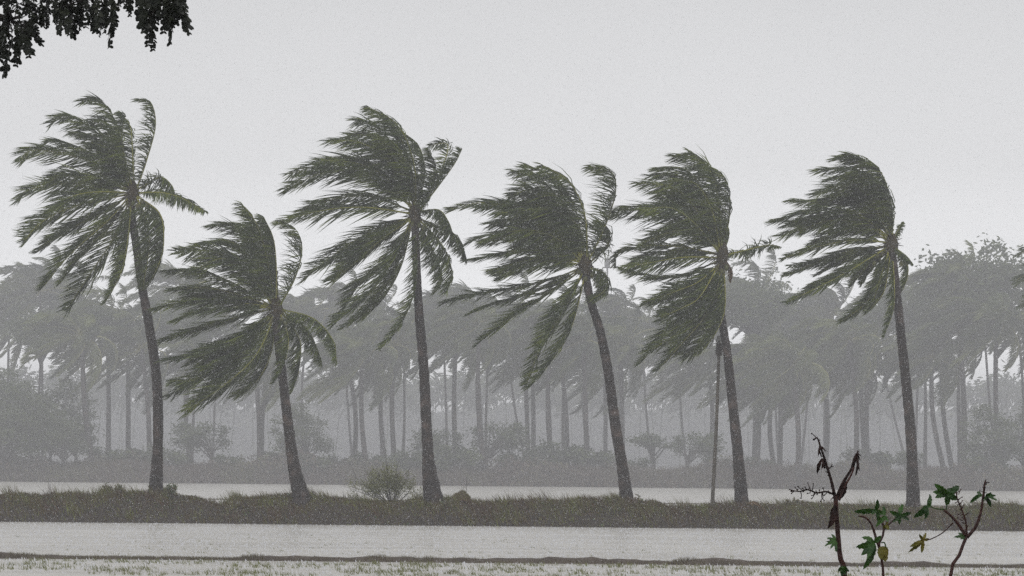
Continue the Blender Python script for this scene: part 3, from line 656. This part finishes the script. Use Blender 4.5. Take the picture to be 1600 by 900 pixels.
# the far wood that closes the gaps
def far_wood():
    r = random.Random(77); mb = MB(); v = mb.v; f = mb.f
    for i in range(60000):
        x = r.uniform(-350, 350); y = r.uniform(1120, 1220); top = 33+4*fbm(x, 0, .012)+3*fbm(x, 9, .05)
        z = 1+top*r.random()**.8; q = r.uniform(1.6, 2.8); e = Vector((r.gauss(0, 1), r.gauss(0, 1), r.gauss(0, 1))).normalized()*q; g = e.orthogonal().normalized()*q*.6; p = Vector((x, y, z)); o = len(v)
        v += [tuple(p-e), tuple(p-g), tuple(p+e), tuple(p+g)]; f.append((o, o+1, o+2, o+3))
    mb.m = [0]*len(f); tag(mb.build('distant_wood', M['broad']), 'pale distant wood almost lost in the rain haze', kind='stuff')
far_wood()
def far_grove():
    r = random.Random(31); mb = MB(); v = mb.v; f = mb.f
    for i in range(85):
        x = -220+440*(i+r.random())/85; y = r.uniform(740, 820); h = r.uniform(26, 32); lean = r.gauss(0, 1.5)
        mb.tube([Vector((x+lean, y, 0)), Vector((x+lean*.4, y, h*.5)), Vector((x, y, h))], [.24, .2, .16], 5, cap=False)
        for _ in range(300):
            d = Vector((r.gauss(0, 1), r.gauss(0, 1), r.gauss(0, .75)))*3.3+WIND*r.random()*3; d.z -= .12*(d.x*d.x+d.y*d.y)**.5*1.2
            p = Vector((x, y, h))+d; e = (d.normalized()+GRAV*.5+WIND*.5).normalized()*r.uniform(.9, 1.8); g = e.orthogonal().normalized()*.5; o = len(v)
            v += [tuple(p-e), tuple(p-g), tuple(p+e), tuple(p+g)]; f.append((o, o+1, o+2, o+3))
    mb.m = [0]*len(f); tag(mb.build('distant_grove', M['broad']), 'faint second grove seen through gaps of the far palms', kind='stuff')
far_grove()

# ------------------------------------------------------------------ small plants on the berm
def twiggy(px, py, hpx, wpx, Y, label, nb, leafn, name, cat, seed, lsize=.03, lm='creeper'):
    r = random.Random(seed); b = at(px, py, Y); b.z = berm_z(b.x, Y)-.03; h = hpx/(FPX/Y); wd = wpx/2/(FPX/Y)
    root = empty(name, b, label, cat); ms = MB(); ml = MB(); v = ml.v; f = ml.f
    for i in range(nb):
        a = -1+2*(i+.5)/nb+r.uniform(-.3, .3)-.1; tip = Vector((a*wd*r.uniform(.7, 1.05)-.12*wd, r.uniform(-.6, .6)*wd, h*(1-.45*a*a)*r.uniform(.5, 1.08)))
        P = spline([Vector((a*.05, 0, 0)), Vector((tip.x*r.uniform(.3, .8), tip.y*.4, tip.z*r.uniform(.4, .65))), tip], 8)
        ms.tube(P, [.011*(1-.8*k/7)*max(1, h*.7) for k in range(8)], 4, cap=False)
        for j in range(3):
            q = P[3+j]; e = q+Vector((r.uniform(-.4, .3), r.uniform(-.3, .3), r.uniform(.05, .4)))*h*.45; ms.tube([q, q.lerp(e, .5)+Vector((0, 0, .02)), e], [.007, .005, .003], 3, cap=False)
            for _ in range(leafn):
                p = q.lerp(e, r.random()**.7)+Vector((r.gauss(0, .05), r.gauss(0, .05), r.gauss(0, .05)))*h
                u = Vector((r.gauss(-.4, 1), r.gauss(0, 1), r.gauss(0, .8))).normalized()*lsize*r.uniform(.6, 1.3); g = u.orthogonal().normalized()*lsize*.4; o = len(v)
                v += [tuple(p-u), tuple(p-g), tuple(p+u), tuple(p+g)]; f.append((o, o+1, o+2, o+3))
    ms.build('stems', M['bark'], root)
    if f: ml.m = [0]*len(f); tag(ml.build('foliage', M[lm], root), kind='stuff')
twiggy(612, 786, 84, 128, 102.4, 'wispy grey-green shrub on the berm left of the third palm trunk', 40, 52, 'shrub', 'shrub', 1, .042, 'seedling')
twiggy(81, 776, 30, 34, 101.6, 'tiny leafless twig plant on the berm at the far left', 6, 0, 'twig_plant', 'plant', 2)
twiggy(170, 772, 30, 26, 101.8, 'leafy weed clump standing left of the first palm trunk', 8, 16, 'weed', 'weed', 3, .05)
twiggy(187, 770, 24, 18, 101.5, 'pale leafy weed nearest left of the first palm trunk', 6, 14, 'weed', 'weed', 33, .05, 'seedling')
twiggy(268, 776, 32, 30, 101.2, 'leafy weed clump touching the right side of the first palm base', 9, 26, 'weed', 'weed', 4, .05)
twiggy(727, 782, 46, 20, 101.4, 'thin bare twig rising beside the brown hummock right of the third palm', 4, 0, 'twig_plant', 'plant', 5)
twiggy(998, 786, 22, 26, 101.4, 'small weed clump right of the fourth palm base', 6, 14, 'weed', 'weed', 6, .05)
twiggy(1245, 790, 20, 60, 102.2, 'low green weed patch on the berm below the withered castor branch', 9, 20, 'weed', 'weed', 7, .05)
def hummock():
    b = at(722, 786, 101.3); b.z = berm_z(b.x, 101.3); r = random.Random(5); m = MB()
    for i in range(1800):
        a = r.uniform(0, 6.28); q = r.random()**.5; x, y = math.cos(a)*q*.42, math.sin(a)*q*.4; z = .30*(1-q*q)*(1+.6*fbm(x*3, y*3, 1))+.02
        h = r.uniform(.05, .16); o = len(m.v); m.v += [(x-.015, y, z-.06), (x+.015, y, z-.06), (x-h*.4+r.gauss(0, .03), y+r.gauss(0, .03), z+h)]; m.f.append((o, o+1, o+2))
    m.m = [0]*len(m.f)
    o = m.build('brown_hummock', M['grass'], loc=b); tag(o, 'rounded brown hummock of dead grass just right of the third palm base', 'grass tuft')
hummock()
def fallen():
    b = at(1168, 786, 101.0); b.z = berm_z(b.x, 101.0); r = random.Random(8)
    root = empty('fallen_frond', b, 'dry fallen palm frond arched at the right foot of the fifth palm', 'palm frond')
    P = spline([Vector((0, 0, .3)), Vector((.35, 0, .36)), Vector((.75, 0, .05))], 14); m = MB(); m.tube(P, [.025]*14, 4); m.build('rachis', M['leaflet_dead'], root)
    m = MB(); leaflets(m, P, 22, .35, .4, r, wind=.1, start=0); tag(m.build('leaflets', M['leaflet_dead'], root), kind='stuff')
fallen()

# ------------------------------------------------------------------ foreground castor plants
CY = 9.0; PP = FPX/CY
def stem(mb, pts, w0, w1, Y=CY, org=Vector(), n=7, rough=.08):
    P = spline([at(x, y, Y) for x, y in pts], max(8, 5*len(pts))) if len(pts[0]) == 2 else spline([at(x, y, z) for x, y, z in pts], 5*len(pts))
    k = len(P); mb.tube([p-org for p in P], [(w0+(w1-w0)*i/(k-1))/2/PP for i in range(k)], n, rough=rough); return [p-org for p in P]
def castor_leaf(parent, org, c, tips, wpx, mat_, Y=CY, seed=0, droop=.25, name='leaf'):
    """palmate leaf: one folded, toothed blade per lobe, meeting round the stalk"""
    r = random.Random(seed); mb = MB(); C = at(*c, Y)-org
    for tx, ty in tips:
        T = at(tx, ty, Y+r.uniform(-.05, .05))-org; D = T-C; Ln = D.length; d = D.normalized()
        side = d.cross(YV).normalized(); side = (side*r.uniform(.75, 1)+YV*r.uniform(-.6, .6)).normalized(); up = side.cross(d).normalized()
        if up.y > 0: up = -up
        n = 9; vs = []; fs = []; W = .9*wpx/PP*min(1.25, .55+Ln*PP/60)
        for i in range(n+1):
            t = i/n; wq = W*.5*(.22+.78*math.sin(math.pi*min(1, t*1.02)**.85))*(1 if t < .9 else .35 if t < 1 else 0)*(1.12 if i % 2 else .9)
            p = C+d*Ln*t+up*(.04*math.sin(math.pi*t)*Ln*4*droop)+Vector((0, 0, -droop*.1*Ln*t*t)); f_ = up*wq*.45
            vs += [p+side*wq-f_*-.6+Vector((r.gauss(0, .001), 0, r.gauss(0, .001))), p, p-side*wq+f_*.6]
        for i in range(n):
            a = i*3; fs += [(a, a+1, a+4, a+3), (a+1, a+2, a+5, a+4)]
        mb.add(vs, fs)
    return mb.build(name, M[mat_], parent, True)
def castor(base, label):
    b = at(*base, CY); g = ground_z(b.x, CY); o = Vector((b.x, CY, g)); return empty('castor_plant', o, label, 'plant'), o

root, o = castor((1319, 900), 'withered reddish castor stem with dead drooping leaves and a bare seed spike at left')
m = MB(); st = [(1330, 1330), (1326, 1100), (1320, 900), (1313, 872), (1310, 845), (1308, 818), (1306, 795), (1306, 775)]
stem(m, st, 9.5, 7.5, org=o, n=9); m.build('stem', M['castor_stem'], root, True)
m = MB(); A1 = stem(m, [(1305, 778), (1299, 752), (1290, 722), (1282, 698), (1277, 684), (1271, 688)], 5.5, 2.5, org=o); m.build('branch', M['castor_dead'], root, True)
m = MB(); A2 = stem(m, [(1307, 780), (1316, 757), (1329, 735), (1337, 718), (1341, 704)], 6, 3, org=o); m.build('branch', M['castor_dead'], root, True)
m = MB(); stem(m, [(1311, 782), (1319, 762), (1330, 742), (1334, 730)], 4, 3, Y=CY-.03, org=o); m.build('branch', M['castor_stem'], root, True)
def spike(path, n, seed, up=True, ln=8):
    r = random.Random(seed); m = MB(); m.tube(path, [(3.4-1.6*i/(len(path)-1))/2/PP for i in range(len(path))], 5)
    for i in range(n):
        if r.random() < .2: continue
        t = min(max((i+.5+r.uniform(-.9, .9))/n, .01), .99)*(len(path)-1); k = min(int(t), len(path)-2); p = path[k].lerp(path[k+1], t-k); a = r.uniform(0, 6.28)
        T = (path[k+1]-path[k]).normalized(); e = T.orthogonal().normalized(); g = T.cross(e); d = (e*math.cos(a)+g*math.sin(a)+T*.3).normalized()
        L_ = r.uniform(.15, 1.3)*ln/PP; q = p+d*L_+T*r.uniform(-.4, .4)*L_; m.tube([p, p.lerp(q, .5)+T*r.uniform(-.25, .25)*L_+GRAV*.15*L_, q], [.0022, .0016, .0014], 4); m.tube([q-T*.003, q, q+T*.003+GRAV*.002], [.001, .0042*r.uniform(.5, 1.1), .001], 5)
    return m
P = spline([at(x, y, CY)-o for x, y in [(1304, 773), (1291, 768), (1276, 770), (1262, 765), (1249, 768), (1234, 765)]], 16); spike(P, 34, 3, ln=11).build('seed_spike', M['castor_dead'], root)
spike(A1[len(A1)//3:], 22, 4, ln=8).build('seed_spike', M['castor_dead'], root)
def dead_leaf(c, tips, w, seed): castor_leaf(root, o, c, tips, w, 'castor_dead', seed=seed, Y=CY-.02, droop=.8, name='dead_leaf')
dead_leaf((1306, 790), [(1293, 824), (1297, 815), (1300, 812), (1303, 806)], 11, 1); dead_leaf((1285, 716), [(1277, 738), (1283, 734), (1289, 732), (1275, 728)], 6, 2)
dead_leaf((1281, 697), [(1278, 712), (1284, 714), (1291, 705)], 4, 3); dead_leaf((1338, 708), [(1329, 730), (1333, 736), (1345, 718), (1341, 733), (1346, 712)], 3.5, 4)
dead_leaf((1340, 716), [(1336, 742), (1343, 735)], 5, 5); dead_leaf((1322, 752), [(1310, 776), (1308, 770), (1313, 778)], 9, 6); dead_leaf((1305, 776), [(1302, 784), (1297, 781)], 4, 7)
castor_leaf(root, o, (1306, 844), [(1288, 853), (1292, 840), (1297, 858), (1299, 834), (1306, 862), (1290, 846)], 6, 'castor_leaf', seed=8, Y=CY-.04)
castor_leaf(root, o, (1316, 884), [(1322, 899), (1327, 893), (1316, 903), (1310, 893)], 7, 'castor_leaf', seed=9, Y=CY-.04)

root, o = castor((1380, 900), 'small castor plant with dark green lobed leaves, middle of the three')
m = MB(); stem(m, [(1388, 1330), (1384, 1100), (1380, 900), (1376, 872), (1373, 853), (1379, 838), (1382, 828), (1377, 812)], 6.5, 3.5, org=o); m.build('stem', M['castor_stem'], root, True)
m = MB(); stem(m, [(1374, 856), (1368, 838), (1362, 820), (1353, 809), (1341, 806)], 5, 2.5, org=o); m.build('branch', M['castor_stem'], root, True)
m = MB(); stem(m, [(1377, 866), (1384, 858), (1382, 848), (1377, 848)], 2.5, 2, Y=CY-.03, org=o); m.build('leaf_stalk', M['castor_leaf'], root, True)
m = MB(); stem(m, [(1381, 828), (1390, 818), (1404, 806)], 2.5, 2, Y=CY+.03, org=o); m.build('leaf_stalk', M['castor_stem'], root, True)
castor_leaf(root, o, (1369, 797), [(1333, 798), (1371, 779), (1373, 820), (1360, 803), (1381, 803)], 9, 'castor_leaf', seed=11)
castor_leaf(root, o, (1405, 806), [(1390, 798), (1394, 815), (1411, 787), (1405, 819), (1424, 800), (1421, 812), (1399, 800)], 9, 'castor_leaf', seed=12, Y=CY+.03)
castor_leaf(root, o, (1382, 806), [(1368, 822), (1381, 790), (1388, 815), (1376, 818)], 8, 'castor_leaf', seed=13, Y=CY-.03)
castor_leaf(root, o, (1384, 820), [(1389, 828), (1380, 826), (1388, 816)], 8, 'castor_yellow', seed=14, Y=CY-.03)
castor_leaf(root, o, (1366, 848), [(1337, 853), (1346, 838), (1345, 866), (1348, 888), (1360, 878), (1377, 836), (1355, 872), (1352, 846)], 11, 'castor_leaf', seed=15, Y=CY-.05, droop=.6)
castor_leaf(root, o, (1378, 854), [(1384, 878), (1376, 874), (1387, 868)], 15, 'castor_yellow', seed=16, Y=CY-.06)

root, o = castor((1486, 900), 'branching reddish castor plant with green leaves, rightmost of the three')
m = MB(); stem(m, [(1452, 1330), (1466, 1100), (1485, 902), (1497, 872), (1506, 848), (1511, 836)], 8.5, 5.2, org=o, n=9); m.build('stem', M['castor_stem'], root, True)
m = MB(); stem(m, [(1511, 840), (1525, 822), (1533, 798), (1536, 776), (1539, 752)], 6, 2.5, org=o); m.build('branch', M['castor_stem'], root, True)
m = MB(); stem(m, [(1509, 838), (1498, 820), (1486, 806), (1475, 797)], 5.5, 4, org=o); m.build('branch', M['castor_stem'], root, True)
P = spline([at(x, y, CY)-o for x, y in [(1511, 838), (1509, 815), (1503, 797), (1496, 780), (1494, 768)]], 16); spike(P, 46, 9, ln=9).build('seed_spike', M['castor_stem'], root)
P = spline([at(x, y, CY)-o for x, y in [(1537, 780), (1538, 765), (1540, 750)]], 8); spike(P, 16, 10, ln=6).build('seed_spike', M['castor_dead'], root)
m = MB(); stem(m, [(1489, 817), (1472, 833), (1455, 842), (1449, 843)], 2, 1.6, org=o); m.build('leaf_stalk', M['castor_stem'], root, True)
m = MB(); stem(m, [(1476, 796), (1464, 795), (1454, 792)], 2, 1.6, org=o); m.build('leaf_stalk', M['castor_leaf'], root, True)
m = MB(); stem(m, [(1478, 797), (1480, 786), (1480, 776)], 2, 1.6, org=o); m.build('leaf_stalk', M['castor_leaf'], root, True)
castor_leaf(root, o, (1479, 773), [(1460, 755), (1457, 768), (1461, 777), (1480, 791), (1499, 759), (1486, 763), (1497, 780), (1470, 762)], 12, 'castor_leaf', seed=21)
castor_leaf(root, o, (1449, 793), [(1453, 771), (1427, 808), (1445, 811), (1440, 794), (1455, 786)], 11, 'castor_leaf', seed=22)
castor_leaf(root, o, (1443, 844), [(1419, 862), (1421, 854), (1440, 864), (1447, 832), (1436, 834), (1452, 842)], 7, 'castor_yellow', seed=23)
castor_leaf(root, o, (1533, 771), [(1515, 786), (1526, 769), (1528, 778)], 7, 'castor_leaf', seed=24)
castor_leaf(root, o, (1541, 774), [(1559, 782), (1549, 792), (1549, 769), (1556, 774), (1543, 784), (1537, 782)], 7, 'castor_leaf', seed=25)
castor_leaf(root, o, (1508, 838), [(1490, 839), (1497, 832), (1500, 842)], 6, 'castor_leaf', seed=26)

# ------------------------------------------------------------------ dark overhanging tree, top left
def overhang():
    Y = 10.0; pp = FPX/Y; r = random.Random(99)
    bx, by = -6.0, 10.4; gz = ground_z(bx, by); o = Vector((bx, by, gz))
    root = empty('overhanging_tree', o, 'dark overhanging tree whose leafy sprays droop into the top left corner', 'tree')
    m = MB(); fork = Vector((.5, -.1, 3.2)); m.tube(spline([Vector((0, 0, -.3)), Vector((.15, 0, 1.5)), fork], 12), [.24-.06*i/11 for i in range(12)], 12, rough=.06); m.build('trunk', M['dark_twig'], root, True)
    limbs = [[(-560, 190), (-320, 0), (-120, -70), (20, -60), (110, -50)], [(-320, 20), (-140, 10), (-30, 20), (15, 30)], [(20, -60), (150, -62), (240, -45), (285, -15)], [(-120, -70), (60, -30), (150, -18)]]
    lp = []
    for i, l in enumerate(limbs):
        P = [at(x, y, Y+r.uniform(-.1, .1))-o for x, y in l]
        if i == 0: P[0] = fork.lerp(P[0], .15)
        P = spline(P, 20); m = MB(); m.tube(P, [(.075, .035, .02, .02)[i]*(1-.75*k/19)+.003 for k in range(20)], 7, rough=.06); m.build('branch', M['dark_twig'], root, True); lp += P[6:]
    # one pinnate spray, pointing along -z, 1 unit long
    protos = []
    for k in range(5):
        m = MB(); rr = random.Random(k+40); P = [Vector((math.sin(t*2+k)*.04, math.cos(t*3)*.04, -t)) for t in [j/9 for j in range(10)]]; m.tube(P, [.012]*10, 3, cap=False)
        for j in range(13):
            t = .06+.94*(j+rr.uniform(-.3, .3))/13; f = max(0, t)*9; a = min(int(f), 8); p = P[a].lerp(P[a+1], f-a)
            for s in (-1, 1):
                L_ = rr.uniform(.12, .24)*(1 if j < 11 else .8); d = Vector((s*rr.uniform(.35, 1), rr.uniform(-.5, .5), -rr.uniform(.45, 1))).normalized(); sd = d.cross(Vector((rr.uniform(-.4, .4), 1, rr.uniform(-.4, .4)))).normalized()
                wq = L_*rr.uniform(.22, .38); m.add([p, p+d*L_*.35+sd*wq, p+d*L_*.8+sd*wq*.8, p+d*L_, p+d*L_*.8-sd*wq*.8, p+d*L_*.35-sd*wq], [(0, 1, 2, 3, 4, 5)])
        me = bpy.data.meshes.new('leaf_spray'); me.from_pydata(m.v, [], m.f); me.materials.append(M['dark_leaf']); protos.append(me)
    tw = MB()
    def spray(a, b, k=1.0, dy=None):
        dy = r.uniform(-.2, .2) if dy is None else dy; A = at(*a, Y+dy)-o; B = at(*b, Y+dy+r.uniform(-.05, .05))-o; D = B-A
        ob = link('leaf_spray', protos[r.randrange(5)], root, A); ob.rotation_mode = 'QUATERNION'
        ob.rotation_quaternion = (-D).to_track_quat('Z', 'Y') @ Matrix.Rotation(r.uniform(-.6, .6), 3, 'Z').to_quaternion(); s = D.length*1.02; ob.scale = (s*k, s*k, s)
        n = min(lp, key=lambda q: (q-A).length)
        tw.tube([n, n.lerp(A, .5)+Vector((r.uniform(-.02, .02), 0, -.015)), A], [.004, .003, .002], 3, cap=False)
    S = [((20, 60), (3, 118)), ((12, 40), (1, 95)), ((30, 50), (22, 103)), ((40, 40), (44, 90)), ((40, 35), (64, 66)), ((25, 35), (48, 84)), ((50, 20), (72, 42)), ((45, 0), (60, 42)), ((70, 0), (76, 42)), ((62, 5), (66, 40)),
         ((95, 10), (92, 52)), ((105, 10), (106, 54)), ((115, 8), (116, 58)), ((122, 5), (128, 46)), ((100, 0), (86, 38)), ((130, 0), (140, 30)), ((146, 5), (148, 50)), ((152, 5), (144, 46)), ((160, 20), (153, 57)), ((168, 10), (160, 50)),
         ((178, 18), (168, 73)), ((176, 0), (180, 45)), ((165, 0), (168, 38)), ((185, -20), (188, 14)), ((195, -25), (200, 9)), ((206, -8), (204, 25)), ((214, -25), (215, 9)), ((224, -10), (228, 50)), ((232, 0), (222, 42)),
         ((236, 30), (242, 78)), ((228, 30), (236, 56)), ((240, -5), (238, 40)), ((250, -10), (246, 36)), ((258, -5), (259, 51)), ((266, 0), (270, 68)), ((272, -5), (266, 42)), ((262, 5), (256, 34)), ((278, -5), (282, 26)),
         ((282, 0), (296, 53)), ((286, 12), (292, 50)), ((276, 0), (288, 34)), ((270, -8), (276, 36))]
    for a, b in S:
        spray(a, b, .95); spray((a[0]+r.uniform(-5, 5), a[1]-r.uniform(2, 10)), (b[0]+r.uniform(-9, 9), b[1]-r.uniform(6, 20)), 1.0)
    for x0, x1, y0, y1, n in ((-20, 50, -20, 60, 62), (45, 90, -40, 20, 22), (86, 135, -30, 30, 40), (135, 180, -40, 8, 22), (220, 285, -45, 5, 22), (180, 222, -55, -25, 8)):
        for _ in range(int(n*.58)):
            x, y = r.uniform(x0, x1), r.uniform(y0, y1); a = r.gauss(.15, .85); l = r.uniform(24, 46); spray((x, y-l*.5), (x+math.sin(a)*l, y-l*.5+math.cos(a)*l), 1.2)
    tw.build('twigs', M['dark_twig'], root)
overhang()

# ------------------------------------------------------------------ falling rain: small separate drops of water
def rain():
    r = random.Random(4); mb = MB(); v = mb.v; f = mb.f
    for i in range(85000):
        y = 26+76*r.random()**.7; hw = y*.24; x = r.uniform(-hw, hw); z = r.uniform(.05, CAMH+y*.215)
        q = r.uniform(.0014, .0036)*(.5+y/50); a = r.uniform(.5, 1.4); o = len(v)
        v += [(x-q, y, z), (x, y-q, z), (x+q, y, z), (x-q*a, y, z-q*2.2), (x+q*a*.6, y, z+q*1.6)]
        f += [(0+o, 1+o, 3+o), (1+o, 2+o, 3+o), (2+o, 0+o, 3+o), (1+o, 0+o, 4+o), (2+o, 1+o, 4+o), (0+o, 2+o, 4+o)]
    mb.m = [0]*len(f); tag(mb.build('rain', M['drop']), 'fine falling rain drops in the air', kind='stuff')
rain()
